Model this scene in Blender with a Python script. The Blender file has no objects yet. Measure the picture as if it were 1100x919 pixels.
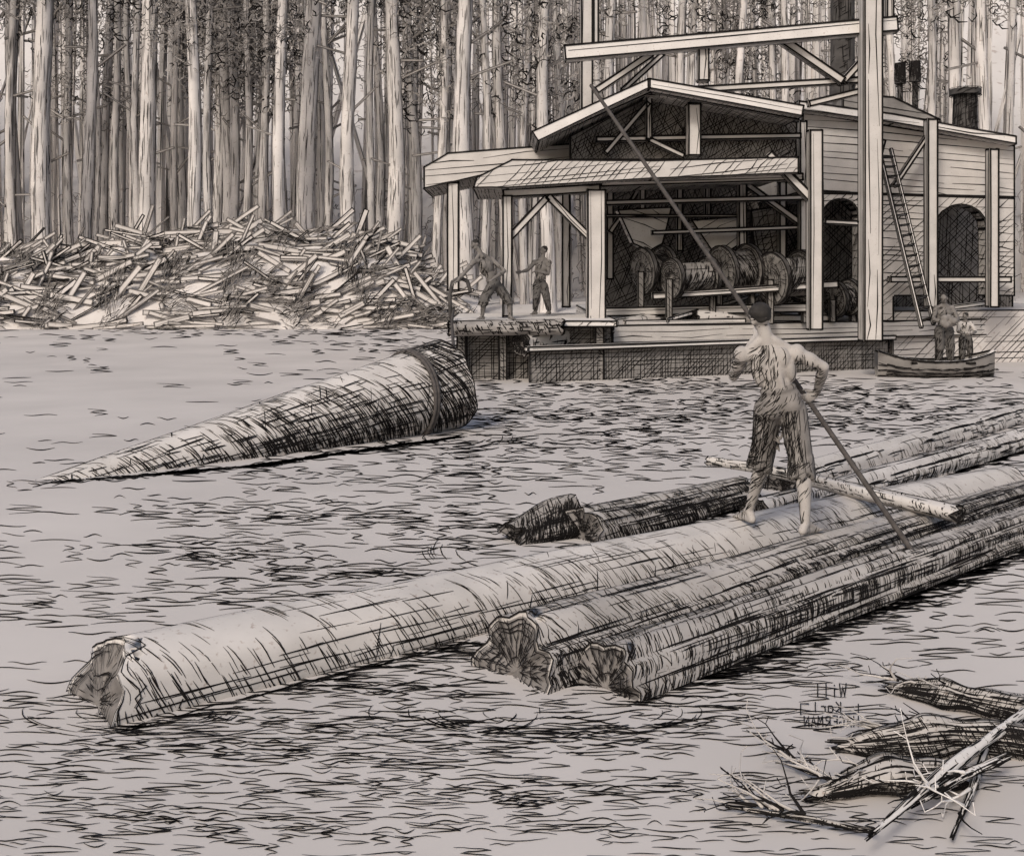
import bpy, math, random
import numpy as np
from mathutils import Vector, Matrix, noise
from mathutils.bvhtree import BVHTree
random.seed(7)
scene=bpy.context.scene
coll=scene.collection
# ---------------------------------------------------------------- image-pixel to world helpers
CAMH=2.4; F=1200.0; CX=550.0; HY=289.0  # assumed camera height; assumed focal length, centre and horizon in image pixels
def M(px,py,d):   # image pixel cast out from the camera to a chosen depth d
    return Vector(((px-CX)/F*d, d, CAMH+(HY-py)/F*d))
def W(px,py,z=0.0):  # image pixel cast onto the level plane at height z over the water
    d=F*(CAMH-z)/(py-HY); return Vector(((px-CX)/F*d, d, z))
# ---------------------------------------------------------------- materials
def mat(name,col,var=0.12,scale=3.0,rough=0.75,bump=0.15,spec=0.15,speck=True):
    m=bpy.data.materials.new(name); m.use_nodes=True
    nt=m.node_tree; b=nt.nodes["Principled BSDF"]
    tc=nt.nodes.new("ShaderNodeTexCoord")
    n=nt.nodes.new("ShaderNodeTexNoise"); n.inputs["Scale"].default_value=scale; n.inputs["Detail"].default_value=6
    nt.links.new(tc.outputs["Object"],n.inputs["Vector"])
    r=nt.nodes.new("ShaderNodeValToRGB")
    r.color_ramp.elements[0].position=0.3; r.color_ramp.elements[1].position=0.7
    r.color_ramp.elements[0].color=(*[c*(1-var) for c in col],1)
    r.color_ramp.elements[1].color=(*[min(1,c*(1+var)) for c in col],1)
    nt.links.new(n.outputs["Fac"],r.inputs["Fac"])
    out=r.outputs["Color"]
    if speck:
        n2=nt.nodes.new("ShaderNodeTexNoise"); n2.inputs["Scale"].default_value=scale*14; n2.inputs["Detail"].default_value=3
        nt.links.new(tc.outputs["Object"],n2.inputs["Vector"])
        r2=nt.nodes.new("ShaderNodeValToRGB")
        r2.color_ramp.elements[0].position=0.28; r2.color_ramp.elements[1].position=0.38
        r2.color_ramp.elements[0].color=(0.6,0.52,0.48,1); r2.color_ramp.elements[1].color=(1,1,1,1)
        nt.links.new(n2.outputs["Fac"],r2.inputs["Fac"])
        mx=nt.nodes.new("ShaderNodeMixRGB"); mx.blend_type='MULTIPLY'; mx.inputs[0].default_value=0.7
        nt.links.new(out,mx.inputs[1]); nt.links.new(r2.outputs["Color"],mx.inputs[2]); out=mx.outputs[0]
    nt.links.new(out,b.inputs["Base Color"])
    b.inputs["Roughness"].default_value=rough
    b.inputs["Specular IOR Level"].default_value=spec
    if bump>0:
        bp=nt.nodes.new("ShaderNodeBump"); bp.inputs["Strength"].default_value=bump; bp.inputs["Distance"].default_value=0.02
        nt.links.new(n.outputs["Fac"],bp.inputs["Height"]); nt.links.new(bp.outputs["Normal"],b.inputs["Normal"])
    return m
INK=mat("black_line",(0.012,0.0105,0.010),0.3,5,0.8,0,0.05,False)
SOFT=mat("grey_line",(0.15,0.137,0.128),0.3,5,0.8,0,0.05,False)
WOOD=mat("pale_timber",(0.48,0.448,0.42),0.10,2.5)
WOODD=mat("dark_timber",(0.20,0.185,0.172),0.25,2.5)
LOGM=mat("log_bark",(0.50,0.465,0.435),0.14,2.0)
LOGR=mat("log_bark_rough",(0.38,0.35,0.325),0.2,2.5)
LOGD=mat("log_bark_dark",(0.25,0.23,0.215),0.25,3.0)
ENDM=mat("log_end_grain",(0.17,0.155,0.145),0.35,6.0)
SKIN=mat("skin_tone",(0.36,0.33,0.305),0.12,6)
SKIN2=mat("tanned_skin_tone",(0.15,0.137,0.127),0.15,6)
PANTS=mat("trouser_cloth",(0.19,0.173,0.16),0.2,8)
PANTS2=mat("dark_trouser_cloth",(0.10,0.092,0.086),0.2,8)
SHIRT=mat("shirt_cloth",(0.40,0.37,0.345),0.1,8)
HAIR=mat("dark_hair",(0.03,0.027,0.025),0.3,20)
ROPE=mat("rope_fibre",(0.07,0.062,0.058),0.3,20)
IRON=mat("dark_iron",(0.06,0.055,0.052),0.3,4)
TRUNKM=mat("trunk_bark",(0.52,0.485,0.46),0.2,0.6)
BACKM=mat("distant_trunk_bark",(0.64,0.60,0.57),0.2,0.3)  # paler than trunk_bark, with distance haze put into the colour
LEAF=mat("foliage",(0.20,0.183,0.17),0.4,1.5,0.8,0)
GROUNDM=mat("shore_earth",(0.55,0.515,0.485),0.12,0.1)
HEAPM=mat("slab_wood",(0.54,0.50,0.47),0.15,0.6)
PALE=mat("whitewashed_board",(0.60,0.565,0.535),0.08,2)
WATERM=mat("pond_water",(0.52,0.48,0.45),0.10,0.35,0.6,0.0,0.2,False)
# ---------------------------------------------------------------- mesh builder
class MB:
    def __init__(s): s.v=[]; s.f=[]; s.m=[]
    def poly(s,pts,mi=0):
        b=len(s.v); s.v.extend([tuple(p) for p in pts]); s.f.append(tuple(range(b,b+len(pts)))); s.m.append(mi)
    def mesh(s,me,mi=0):
        b=len(s.v); s.v.extend([tuple(v.co) for v in me.vertices])
        for p in me.polygons: s.f.append(tuple(b+i for i in p.vertices)); s.m.append(mi)
    def grid(s,P,mi=0,closed=False):
        b=len(s.v); R=len(P); C=len(P[0])
        for row in P: s.v.extend([tuple(p) for p in row])
        for i in range(R-1):
            for j in range(C if closed else C-1):
                k=(j+1)%C
                s.f.append((b+i*C+j,b+i*C+k,b+(i+1)*C+k,b+(i+1)*C+j)); s.m.append(mi)
    def ribbon(s,pts,nrm,w,mi=1,off=None,taper=True):
        n=len(pts)
        if n<2: return
        if off is None: off=w*0.35
        b=len(s.v)
        for i in range(n):
            t=pts[min(i+1,n-1)]-pts[max(i-1,0)]
            nn=nrm[i] if isinstance(nrm,list) else nrm
            sd=t.cross(nn)
            if sd.length<1e-9: sd=Vector((1,0,0))
            sd.normalize(); q=i/(n-1); ww=w*0.5
            if taper: ww*=(0.35+0.65*max(0,math.sin(math.pi*q))**0.5) if n>2 else 1
            o=pts[i]+nn*off
            s.v.append(tuple(o+sd*ww)); s.v.append(tuple(o-sd*ww))
        for i in range(n-1):
            s.f.append((b+2*i,b+2*i+1,b+2*i+3,b+2*i+2)); s.m.append(mi)
    def hatch(s,poly,n,d,sp,lw,mi=1,cover=0.8,wob=0.3):
        e1=(d-n*d.dot(n))
        if e1.length<1e-6: return
        e1.normalize(); e2=n.cross(e1); o=poly[0]
        P=[((p-o).dot(e1),(p-o).dot(e2)) for p in poly]
        y0=min(p[1] for p in P); y1=max(p[1] for p in P)
        y=y0+sp*random.uniform(0.3,0.9); k=0
        while y<y1 and k<400:
            k+=1; xs=[]
            for i in range(len(P)):
                a=P[i]; c=P[(i+1)%len(P)]
                if (a[1]-y)*(c[1]-y)<0: xs.append(a[0]+(y-a[1])/(c[1]-a[1])*(c[0]-a[0]))
            xs.sort()
            for i in range(0,len(xs)-1,2):
                x=xs[i]+random.uniform(0,1)*sp*0.5
                while x<xs[i+1]-lw:
                    L=random.uniform(6,40)*sp
                    xe=min(x+L,xs[i+1]-lw*0.5)
                    if random.random()<cover:
                        dy=random.uniform(-wob,wob)*sp; dy2=random.uniform(-wob,wob)*sp
                        a=o+e1*x+e2*y; m=o+e1*(x+xe)*0.5+e2*(y+dy); c=o+e1*xe+e2*(y+dy2)
                        s.ribbon([a,m,c],n,lw*random.uniform(0.6,1.2),mi)
                    x=xe+sp*random.uniform(0.3,2)
            y+=sp*random.uniform(0.65,1.35)
    def face(s,poly,mi=0,tone=0.3,lw=0.02,d=None,outline=True,ink=1):
        poly=[Vector(p) for p in poly]
        n=Vector((0,0,0))
        for i in range(len(poly)): n+=poly[i].cross(poly[(i+1)%len(poly)])
        if n.length<1e-9: return
        n.normalize()
        s.poly(poly,mi)
        if n.y>0.6: return
        if d is None: d=poly[1]-poly[0]
        t=tone  # shade drawn in hatching: denser on undersides and right sides, sparser on tops
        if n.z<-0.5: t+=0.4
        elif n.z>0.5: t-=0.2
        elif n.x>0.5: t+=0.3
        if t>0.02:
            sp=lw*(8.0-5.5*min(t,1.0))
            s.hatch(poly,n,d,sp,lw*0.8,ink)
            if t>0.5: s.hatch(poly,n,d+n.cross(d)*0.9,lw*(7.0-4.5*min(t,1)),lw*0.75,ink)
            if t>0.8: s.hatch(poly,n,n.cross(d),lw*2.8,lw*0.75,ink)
        if outline:
            for i in range(len(poly)):
                a=poly[i]; b=poly[(i+1)%len(poly)]
                e=(b-a)
                if e.length<lw: continue
                inn=n.cross(e).normalized()*lw*0.5
                s.ribbon([a+inn,(a+b)/2+inn*random.uniform(.6,1.5),b+inn],n,lw*1.2,ink,taper=False)
    def beam(s,p0,p1,w,h,lw=0.02,tone=0.25,mi=0,side=None,ink=1):
        p0=Vector(p0); p1=Vector(p1); a=(p1-p0).normalized()
        dep=Vector((0,1,0)) if side is None else Vector(side)
        if abs(a.dot(dep))>0.95: dep=Vector((1,0,0))
        sd=a.cross(dep).normalized(); dep=sd.cross(a).normalized()
        def c(p,i,j): return p+sd*(w*0.5*i)+dep*(h*0.5*j)
        A=[c(p0,-1,-1),c(p0,1,-1),c(p0,1,1),c(p0,-1,1)]
        B=[c(p1,-1,-1),c(p1,1,-1),c(p1,1,1),c(p1,-1,1)]
        cen=(p0+p1)/2
        fs=[[A[i],B[i],B[(i+1)%4],A[(i+1)%4]] for i in range(4)]+[A,B]
        for f in fs:
            n=(f[1]-f[0]).cross(f[2]-f[1]); fc=sum(f,Vector())/4
            if n.dot(fc-cen)<0: f=[f[0],f[3],f[2],f[1]]
            dd=a if abs(((f[1]-f[0]).cross(f[2]-f[1])).normalized().dot(a))<0.5 else sd
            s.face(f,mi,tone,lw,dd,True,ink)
    def prism(s,poly,back,lw=0.02,tone=0.3,mi=0,d=None,ink=1,side_tone=None):
        poly=[Vector(p) for p in poly]; back=Vector(back)
        n=Vector((0,0,0))
        for i in range(len(poly)): n+=poly[i].cross(poly[(i+1)%len(poly)])
        if n.dot(back)>0: poly=poly[::-1]
        s.face(poly,mi,tone,lw,d,True,ink)
        q=[p+back for p in poly]
        s.poly(q[::-1],mi)
        st=tone if side_tone is None else side_tone
        for i in range(len(poly)):
            j=(i+1)%len(poly)
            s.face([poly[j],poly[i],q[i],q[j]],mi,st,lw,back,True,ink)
    def obj(s,name,mats,parent=None,smooth=False,label=None,category=None,group=None,kind=None):
        me=bpy.data.meshes.new(name); me.from_pydata(s.v,[],s.f)
        for m in mats: me.materials.append(m)
        me.polygons.foreach_set("material_index",s.m)
        if smooth: me.polygons.foreach_set("use_smooth",[x!=1 for x in s.m])
        me.update()
        o=bpy.data.objects.new(name,me); coll.objects.link(o)
        if parent: o.parent=parent
        tag(o,label,category,group,kind)
        return o
def tag(o,label=None,category=None,group=None,kind=None):
    if label: o["label"]=label
    if category: o["category"]=category
    if group: o["group"]=group
    if kind: o["kind"]=kind
def empty(name,label,category,group=None):
    o=bpy.data.objects.new(name,None); o.empty_display_size=0.3; coll.objects.link(o); tag(o,label,category,group); return o
def lwd(d): return d/F*1.25
# ---------------------------------------------------------------- logs
def log_into(mb,p0,p1,r0,r1,lw,tone=0.5,rough=0.05,nt=36,sides=36,bend=0.0,prof=None,longn=90,arcn=260,mi=0,zmin=-0.03,top_lines=3,end_mi=2,endjag=0.03,slant=0.0,butt=0.0,ends=1.0,ridges=()):
    p0=Vector(p0); p1=Vector(p1); ax=(p1-p0); L=ax.length; ax.normalize()
    A=ax.cross(Vector((0,0,1)))
    if A.length<0.05: A=Vector((1,0,0))
    A.normalize()
    if A.y>0: A=-A
    if abs(ax.z)>0.95: A=Vector((0,-1,0))
    B=A.cross(ax).normalized()
    if B.z<0: B=-B
    ph=[random.uniform(0,6.28) for _ in range(8)]
    def f(t,th):
        r=r0+(r1-r0)*t
        if prof: r*=prof(t)
        r*=1+rough*(math.sin(3*th+ph[0]+3*t)+0.6*math.sin(7*th+ph[1]-4*t)+0.4*math.sin(t*L*2.3+ph[2]+2*math.sin(th+ph[3]))+0.3*math.sin(11*th+ph[4]+4*t))
        for rd in ridges: r*=1-0.10*math.exp(-((th-rd-0.06*math.sin(t*9+rd*5))/0.10)**2)
        c=p0+ax*(L*t)+B*(bend*math.sin(math.pi*t))+A*(bend*0.6*math.sin(2.4*math.pi*t+ph[5]))
        q=0
        if t<0.012: q=endjag*(math.sin(5*th+ph[6])+0.6*math.sin(11*th+ph[7]))+slant*math.sin(th)
        if t>0.988: q=-endjag*(math.sin(4*th+ph[7])+0.6*math.sin(9*th+ph[6]))
        dr=A*math.cos(th)+B*math.sin(th)
        return c+dr*r+ax*q, dr
    rows=[]
    for i in range(nt+1):
        rows.append([f(i/nt,2*math.pi*j/sides)[0] for j in range(sides)])
    mb.grid(rows,mi,closed=True)
    for t in (0.0,1.0):
        P=[f(t,2*math.pi*j/sides)[0] for j in range(sides)]
        c=sum(P,Vector())/sides; c+=ax*(0.05 if t==0 else -0.05)*min(1,r0*3)*ends
        n=-ax if t==0 else ax
        inner=[c+(p-c)*(0.92+0.03*math.sin(j*2.1)) for j,p in enumerate(P)]
        for j in range(sides):
            k=(j+1)%sides
            mb.poly([P[j],P[k],inner[k],inner[j]],mi); mb.poly([inner[j],inner[k],c],end_mi)
        if tone>0.02 and ends>0:
            K=P+[P[0]]
            mb.ribbon([p for p in K],n,lw*1.3,1,off=lw,taper=False)
            for q in (0.9,0.8,0.7,0.58,0.46,0.34,0.22):
                for z in range(2):
                    a0=random.randrange(sides); m=random.randint(sides//5,sides//2)
                    mb.ribbon([c+(P[(a0+j)%sides]-c)*(q+0.025*math.sin(j*0.8+z)) for j in range(m)],n,lw,1,off=lw*2)
            for j in range(int(sides*5*(0.4+tone))):
                a=random.random()*sides; p=P[int(a)%sides]; q0=random.uniform(0.1,0.85); sk=(P[(int(a)+2)%sides]-p)*random.uniform(-.3,.3)
                mb.ribbon([c+(p-c)*q0,c+(p+sk-c)*(q0+0.1),c+(p+sk*1.5-c)*min(0.98,q0+random.uniform(0.1,0.3))],n,lw*0.9,1,off=lw*2)
    def dk(t,th):  # drawn light and shade: strokes thicken low on the log, thin on top
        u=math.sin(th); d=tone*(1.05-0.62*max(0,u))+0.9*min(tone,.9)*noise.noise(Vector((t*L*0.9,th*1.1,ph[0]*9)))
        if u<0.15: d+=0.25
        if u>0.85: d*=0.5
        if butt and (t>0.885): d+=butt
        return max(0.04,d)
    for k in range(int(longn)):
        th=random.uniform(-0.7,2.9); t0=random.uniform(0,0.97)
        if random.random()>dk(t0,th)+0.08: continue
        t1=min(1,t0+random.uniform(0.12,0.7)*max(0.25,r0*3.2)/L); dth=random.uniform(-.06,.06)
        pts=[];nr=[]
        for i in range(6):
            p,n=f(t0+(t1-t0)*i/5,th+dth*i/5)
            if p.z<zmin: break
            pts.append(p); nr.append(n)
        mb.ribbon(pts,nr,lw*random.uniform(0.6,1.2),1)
    for rd in ridges:
        seg=int(L/0.45)
        for q in range(seg*3):
            a=random.random(); l=random.uniform(0.2,0.7)/L
            if a+l>1: continue
            o_=random.gauss(0,0.035)
            r=[f(a+l*i/6,rd+0.06*math.sin((a+l*i/6)*9+rd*5)+o_) for i in range(7)]
            r=[x for x in r if x[0].z>zmin]
            mb.ribbon([x for x,y in r],[y for x,y in r],lw*random.uniform(1.0,1.9),1)
    for k in range(top_lines):
        th=random.uniform(1.7,2.1); seg=max(2,int(L/1.2))
        for q in range(seg):
            if random.random()<0.2: continue
            r=[f((q+i/8)/seg,th) for i in range(9)]
            mb.ribbon([a for a,b in r],[b for a,b in r],lw*1.2)
    sg=random.choice((-1,1))
    for k in range(int(arcn)):
        th=random.uniform(-0.9,2.5); t=random.uniform(0.0,1.0)
        if random.random()>dk(t,th): continue
        span=random.uniform(0.2,0.7); r=r0+(r1-r0)*t
        cross=random.random()<0.04
        sl=(0.5*(-1 if cross else 1)*sg+random.uniform(-.12,.12))*r*span/L
        pts=[];nr=[]
        for i in range(5):
            q=i/4-0.5; p,n=f(min(1,max(0,t+sl*q)),th+span*q)
            if p.z<zmin: continue
            pts.append(p); nr.append(n)
        mb.ribbon(pts,nr,lw*random.uniform(0.55,1.1),1)
    return f
def make_log(label,p0,p1,r0,r1,lw,name="floating_log",category="log",group="logs floating in the mill pond",mats=None,**k):
    mb=MB(); log_into(mb,p0,p1,r0,r1,lw,**k)
    return mb.obj(name,mats or [LOGM,INK,ENDM],None,True,label,category,group)

# ---------------------------------------------------------------- people
def frame(ax):
    ax=ax.normalized(); r=Vector((0,0,1)) if abs(ax.z)<0.9 else Vector((1,0,0))
    a=ax.cross(r).normalized(); return a,ax.cross(a).normalized()
def capsule(mb,p0,r0,p1,r1,seg=14):
    p0=Vector(p0);p1=Vector(p1); ax=(p1-p0)
    if ax.length<1e-5: ax=Vector((0,0,1e-3)); p1=p0+ax
    an=ax.normalized(); a,b=frame(an); rows=[]
    for i in range(5):
        q=-math.pi/2+math.pi/2*i/4*0.999+0.02; rows.append((p0+an*r0*math.sin(q),max(1e-4,r0*math.cos(q))))
    for i in range(5):
        q=math.pi/2*i/4*0.98; rows.append((p1+an*r1*math.sin(q),max(1e-4,r1*math.cos(q))))
    P=[[c+(a*math.cos(2*math.pi*j/seg)+b*math.sin(2*math.pi*j/seg))*r for j in range(seg)] for c,r in rows]
    base=len(mb.v); mb.grid(P,0,True)
    mb.f.append(tuple(base+j for j in range(seg))[::-1]); mb.m.append(0)
    e=base+(len(P)-1)*seg; mb.f.append(tuple(e+j for j in range(seg))); mb.m.append(0)
def ell(mb,c,rx,ry,rz,X=(1,0,0),Y=(0,1,0),Z=(0,0,1),seg=18):
    c=Vector(c);X=Vector(X).normalized();Y=Vector(Y).normalized();Z=Vector(Z).normalized(); P=[]
    if X.cross(Y).dot(Z)<0: Y=-Y
    for i in range(11):
        q=-math.pi/2+math.pi*(0.01+0.98*i/10)
        P.append([c+X*(rx*math.cos(q)*math.cos(2*math.pi*j/seg))+Y*(ry*math.cos(q)*math.sin(2*math.pi*j/seg))+Z*(rz*math.sin(q)) for j in range(seg)])
    base=len(mb.v); mb.grid(P,0,True)
    mb.f.append(tuple(base+j for j in range(seg))[::-1]); mb.m.append(0)
    e=base+10*seg; mb.f.append(tuple(e+j for j in range(seg))); mb.m.append(0)
def remesh(mb,vox,smooth=3):
    me=bpy.data.meshes.new("tmp"); me.from_pydata(mb.v,[],mb.f); me.update()
    o=bpy.data.objects.new("tmp",me); coll.objects.link(o)
    r=o.modifiers.new("r",'REMESH'); r.mode='VOXEL'; r.voxel_size=vox; r.use_smooth_shade=True
    sm=o.modifiers.new("s",'SMOOTH'); sm.factor=0.5; sm.iterations=smooth
    dg=bpy.context.evaluated_depsgraph_get(); dg.update()
    out=bpy.data.meshes.new_from_object(o.evaluated_get(dg))
    bpy.data.objects.remove(o); bpy.data.meshes.remove(me)
    return out
def bvh_of(me): return BVHTree.FromPolygons([v.co.copy() for v in me.vertices],[tuple(p.vertices) for p in me.polygons])
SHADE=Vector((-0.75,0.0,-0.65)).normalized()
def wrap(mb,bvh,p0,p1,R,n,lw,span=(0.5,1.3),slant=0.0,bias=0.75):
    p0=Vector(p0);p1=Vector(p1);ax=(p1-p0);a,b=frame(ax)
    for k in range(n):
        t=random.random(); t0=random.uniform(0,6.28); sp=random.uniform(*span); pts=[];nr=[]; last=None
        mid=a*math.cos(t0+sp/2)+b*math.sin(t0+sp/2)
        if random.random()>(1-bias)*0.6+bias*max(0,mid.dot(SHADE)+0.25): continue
        for i in range(8):
            q=t0+sp*(i/7); dr=a*math.cos(q)+b*math.sin(q); c=p0+ax*min(1,max(0,(t+(i/7-0.5)*slant)))
            h=bvh.ray_cast(c+dr*R,-dr,R)
            if h[0] is None: break
            if last is not None and (h[0]-last).length>0.05: break
            last=h[0]; pts.append(h[0]); nr.append(h[1])
        if len(pts)>2: mb.ribbon(pts,nr,lw*random.uniform(0.6,1.2),1)
def hand(mb,w,d,n,s,sc=1.0,curl=(25,35,30)):
    d=Vector(d).normalized(); n=Vector(n); n=(n-d*n.dot(d)).normalized(); s=Vector(s); s=(s-d*s.dot(d)-n*s.dot(n)).normalized(); w=Vector(w)
    ell(mb,w+d*0.05*sc,0.044*sc,0.019*sc,0.055*sc,s,n,d)
    capsule(mb,w,0.026*sc,w+d*0.03*sc,0.026*sc)
    for k,ln in enumerate((0.92,1.0,0.94,0.76)):
        p=w+d*(0.088-0.004*abs(k-1))*sc+s*(0.033-0.022*k)*sc; ang=0
        for j,(l,c) in enumerate(zip((0.042,0.028,0.022),curl)):
            ang+=math.radians(c); dr=d*math.cos(ang)+n*math.sin(ang)
            q=p+dr*l*ln*sc; capsule(mb,p,(0.0105-0.001*j)*sc,q,(0.0098-0.001*j)*sc,8); p=q
    p=w+d*0.028*sc+s*0.034*sc; q=p+(s*0.55+d*0.6+n*0.35).normalized()*0.042*sc; r=q+(d*0.7+n*0.75+s*0.05).normalized()*0.034*sc
    capsule(mb,p,0.015*sc,q,0.012*sc,8); capsule(mb,q,0.012*sc,r,0.0095*sc,8)
def person(label,J,face,lw,vox,sc=1.0,shirt=False,knee_len=True,arc=1.0,hcurl=(25,35,30),skin=None,cloth=None):
    V=lambda k:Vector(J[k]); skin=skin or SKIN; cloth=cloth or PANTS
    face=Vector(face).normalized()
    root=empty("person",label,"person","mill hands working at the pond")
    mb=MB()
    hd=V('head'); nk=V('neck'); pe=V('pelvis'); ch=nk+(pe-nk)*0.36; wa=nk+(pe-nk)*0.70
    ax=(nk-pe).normalized(); X=(V('shR')-V('shL')).normalized(); X=(X-ax*X.dot(ax)).normalized(); Y=ax.cross(X).normalized()
    if Y.dot(face)<0: Y=-Y
    ell(mb,ch,0.162*sc,0.105*sc,0.185*sc,X,Y,ax); ell(mb,wa,0.125*sc,0.088*sc,0.16*sc,X,Y,ax)
    ell(mb,pe,0.150*sc,0.105*sc,0.115*sc,X,Y,ax)
    for sg in(-1,1):
        ell(mb,ch+X*0.085*sc*sg-Y*0.070*sc+ax*0.05*sc,0.06*sc,0.035*sc,0.085*sc,X,Y,ax)
        capsule(mb,ch+X*0.032*sc*sg-Y*0.078*sc-ax*0.02*sc,0.028*sc,pe+X*0.035*sc*sg-Y*0.075*sc+ax*0.06*sc,0.026*sc)
        ell(mb,ch+X*0.075*sc*sg+Y*0.075*sc+ax*0.03*sc,0.075*sc,0.035*sc,0.06*sc,X,Y,ax)
        ell(mb,ch+X*0.125*sc*sg-Y*0.02*sc-ax*0.04*sc,0.05*sc,0.07*sc,0.13*sc,X,Y,ax)
    capsule(mb,V('shL'),0.056*sc,V('shR'),0.056*sc)
    ns=nk+(hd-nk)*0.30
    for k in('shL','shR'):
        capsule(mb,ns,0.042*sc,nk+(V(k)-nk)*0.8,0.044*sc); ell(mb,V(k),0.068*sc,0.066*sc,0.074*sc)
    capsule(mb,nk-ax*0.03,0.058*sc,hd-(hd-nk)*0.25,0.054*sc)
    hu=(hd-nk).normalized(); hx=hu.cross(face).normalized(); hf=hx.cross(hu).normalized()
    if hf.dot(face)<0: hf=-hf
    ell(mb,hd+hu*0.025*sc-hf*0.008*sc,0.076*sc,0.096*sc,0.092*sc,hx,hf,hu)
    ell(mb,hd-hu*0.045*sc+hf*0.025*sc,0.056*sc,0.062*sc,0.070*sc,hx,hf,hu)
    capsule(mb,hd+hu*0.005*sc+hf*0.088*sc,0.009*sc,hd-hu*0.03*sc+hf*0.105*sc,0.014*sc,8)
    for sg in(-1,1):
        ell(mb,hd+hx*0.080*sc*sg-hu*0.008*sc-hf*0.005*sc,0.012*sc,0.020*sc,0.032*sc,hx,hf,hu)
        ell(mb,hd+hx*0.03*sc*sg+hu*0.008*sc+hf*0.083*sc,0.014*sc,0.010*sc,0.009*sc,hx,hf,hu)
        capsule(mb,hd+hx*0.014*sc*sg+hu*0.026*sc+hf*0.088*sc,0.008*sc,hd+hx*0.05*sc*sg+hu*0.026*sc+hf*0.075*sc,0.008*sc,8)
    ell(mb,hd-hu*0.058*sc+hf*0.085*sc,0.024*sc,0.011*sc,0.006*sc,hx,hf,hu)
    ell(mb,hd-hu*0.070*sc+hf*0.082*sc,0.022*sc,0.011*sc,0.006*sc,hx,hf,hu)
    for k in'LR':
        sh,el,ha=V('sh'+k),V('el'+k),V('ha'+k)
        fa,fb_=frame(el-sh)
        capsule(mb,sh,0.058*sc,el,0.042*sc); ell(mb,sh+(el-sh)*0.45,0.055*sc,0.059*sc,0.10*sc,fa,fb_,(el-sh))
        capsule(mb,el,0.042*sc,el+(ha-el)*0.3,0.048*sc); capsule(mb,el+(ha-el)*0.3,0.048*sc,ha,0.028*sc)
        hand(mb,ha,J.get('hd'+k,(ha-el)),J.get('pn'+k,face),J.get('ts'+k,Vector((0,0,1))),sc*1.05,hcurl)
        hp,kn,an,to=V('hip'+k),V('kn'+k),V('an'+k),V('to'+k)
        capsule(mb,hp,0.092*sc,kn,0.060*sc)
        cf=kn+(an-kn)*0.33-face*0.018*sc
        capsule(mb,kn,0.056*sc,cf,0.063*sc); capsule(mb,cf,0.063*sc,an,0.036*sc)
        fd=(to-an); fd.z=0; fd.normalize(); sd=fd.cross(Vector((0,0,1)))
        heel=Vector((an.x,an.y,to.z+0.015*sc))-fd*0.045*sc
        capsule(mb,an,0.036*sc,heel,0.034*sc); capsule(mb,heel,0.034*sc,to-fd*0.05*sc,0.027*sc); capsule(mb,an+fd*0.02*sc,0.034*sc,to-fd*0.07*sc+sd*0.01,0.028*sc)
        for q in(-2,-1,0,1,2):
            s0=to-fd*0.06*sc+sd*q*0.018*sc; capsule(mb,s0,0.014*sc,s0+fd*(0.065-0.006*abs(q))*sc-Vector((0,0,0.008*sc)),0.010*sc,8)
    me=remesh(mb,vox); bvh=bvh_of(me)
    o=MB(); o.mesh(me,0)
    def wr(a,b,R,n,**k): wrap(o,bvh,a,b,R,int(n*arc),lw,**k)
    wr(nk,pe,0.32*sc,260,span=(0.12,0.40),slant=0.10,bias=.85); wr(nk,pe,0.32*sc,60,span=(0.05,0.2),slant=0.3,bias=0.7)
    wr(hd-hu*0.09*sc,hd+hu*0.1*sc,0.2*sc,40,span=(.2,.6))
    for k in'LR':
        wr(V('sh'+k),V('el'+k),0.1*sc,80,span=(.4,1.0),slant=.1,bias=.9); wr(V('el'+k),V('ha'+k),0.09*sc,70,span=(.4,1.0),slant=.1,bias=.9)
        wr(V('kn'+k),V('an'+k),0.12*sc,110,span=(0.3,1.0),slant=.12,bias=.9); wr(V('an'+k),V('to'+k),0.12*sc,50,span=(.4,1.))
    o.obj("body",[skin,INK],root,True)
    mb=MB(); ell(mb,pe,0.166*sc,0.125*sc,0.125*sc,X,Y,ax); ell(mb,pe+ax*0.085*sc,0.146*sc,0.112*sc,0.05*sc,X,Y,ax)
    for sg in(-1,1): ell(mb,pe+X*0.075*sc*sg-Y*0.06*sc-ax*0.05*sc,0.09*sc,0.085*sc,0.10*sc,X,Y,ax)
    for k in'LR':
        hp,kn,an=V('hip'+k),V('kn'+k),V('an'+k); e=kn+(an-kn)*(0.24 if knee_len else 0.9)
        capsule(mb,hp,0.116*sc,kn,0.096*sc); r1=0.110*sc if knee_len else 0.066*sc
        fa,fb_=frame(e-kn); dn=(e-kn).normalized(); ph=random.uniform(0,6); P=[]
        for q in range(9):
            t=q/8; c=(kn+(hp-kn)*0.15).lerp(e,t)
            P.append([c+(fa*math.cos(a)+fb_*math.sin(a))*((0.096*sc)*(1-t)+r1*t)*(1+0.07*math.sin(3*a+ph+2*t)+0.04*math.sin(7*a-ph))+dn*(0.03*sc*t*t*math.sin(4*a+ph)+(0.02*sc*t*t*math.sin(9*a))) for a in [2*math.pi*j/28 for j in range(28)]])
        b0=len(mb.v); mb.grid(P,0,True); mb.f.append(tuple(b0+j for j in range(28))[::-1]); mb.m.append(0); e0=b0+8*28; mb.f.append(tuple(e0+j for j in range(28))); mb.m.append(0)
        for q in range(14):
            c=hp+(kn-hp)*random.uniform(0.0,0.9); u=Vector((random.uniform(-1,1),random.uniform(-1,1),0)).normalized()
            s0=c+u*0.091*sc; capsule(mb,s0,0.016*sc,s0+Vector((random.uniform(-.05,.05),random.uniform(-.03,.03),-random.uniform(.05,0.12)*sc)),0.012*sc,8)
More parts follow.
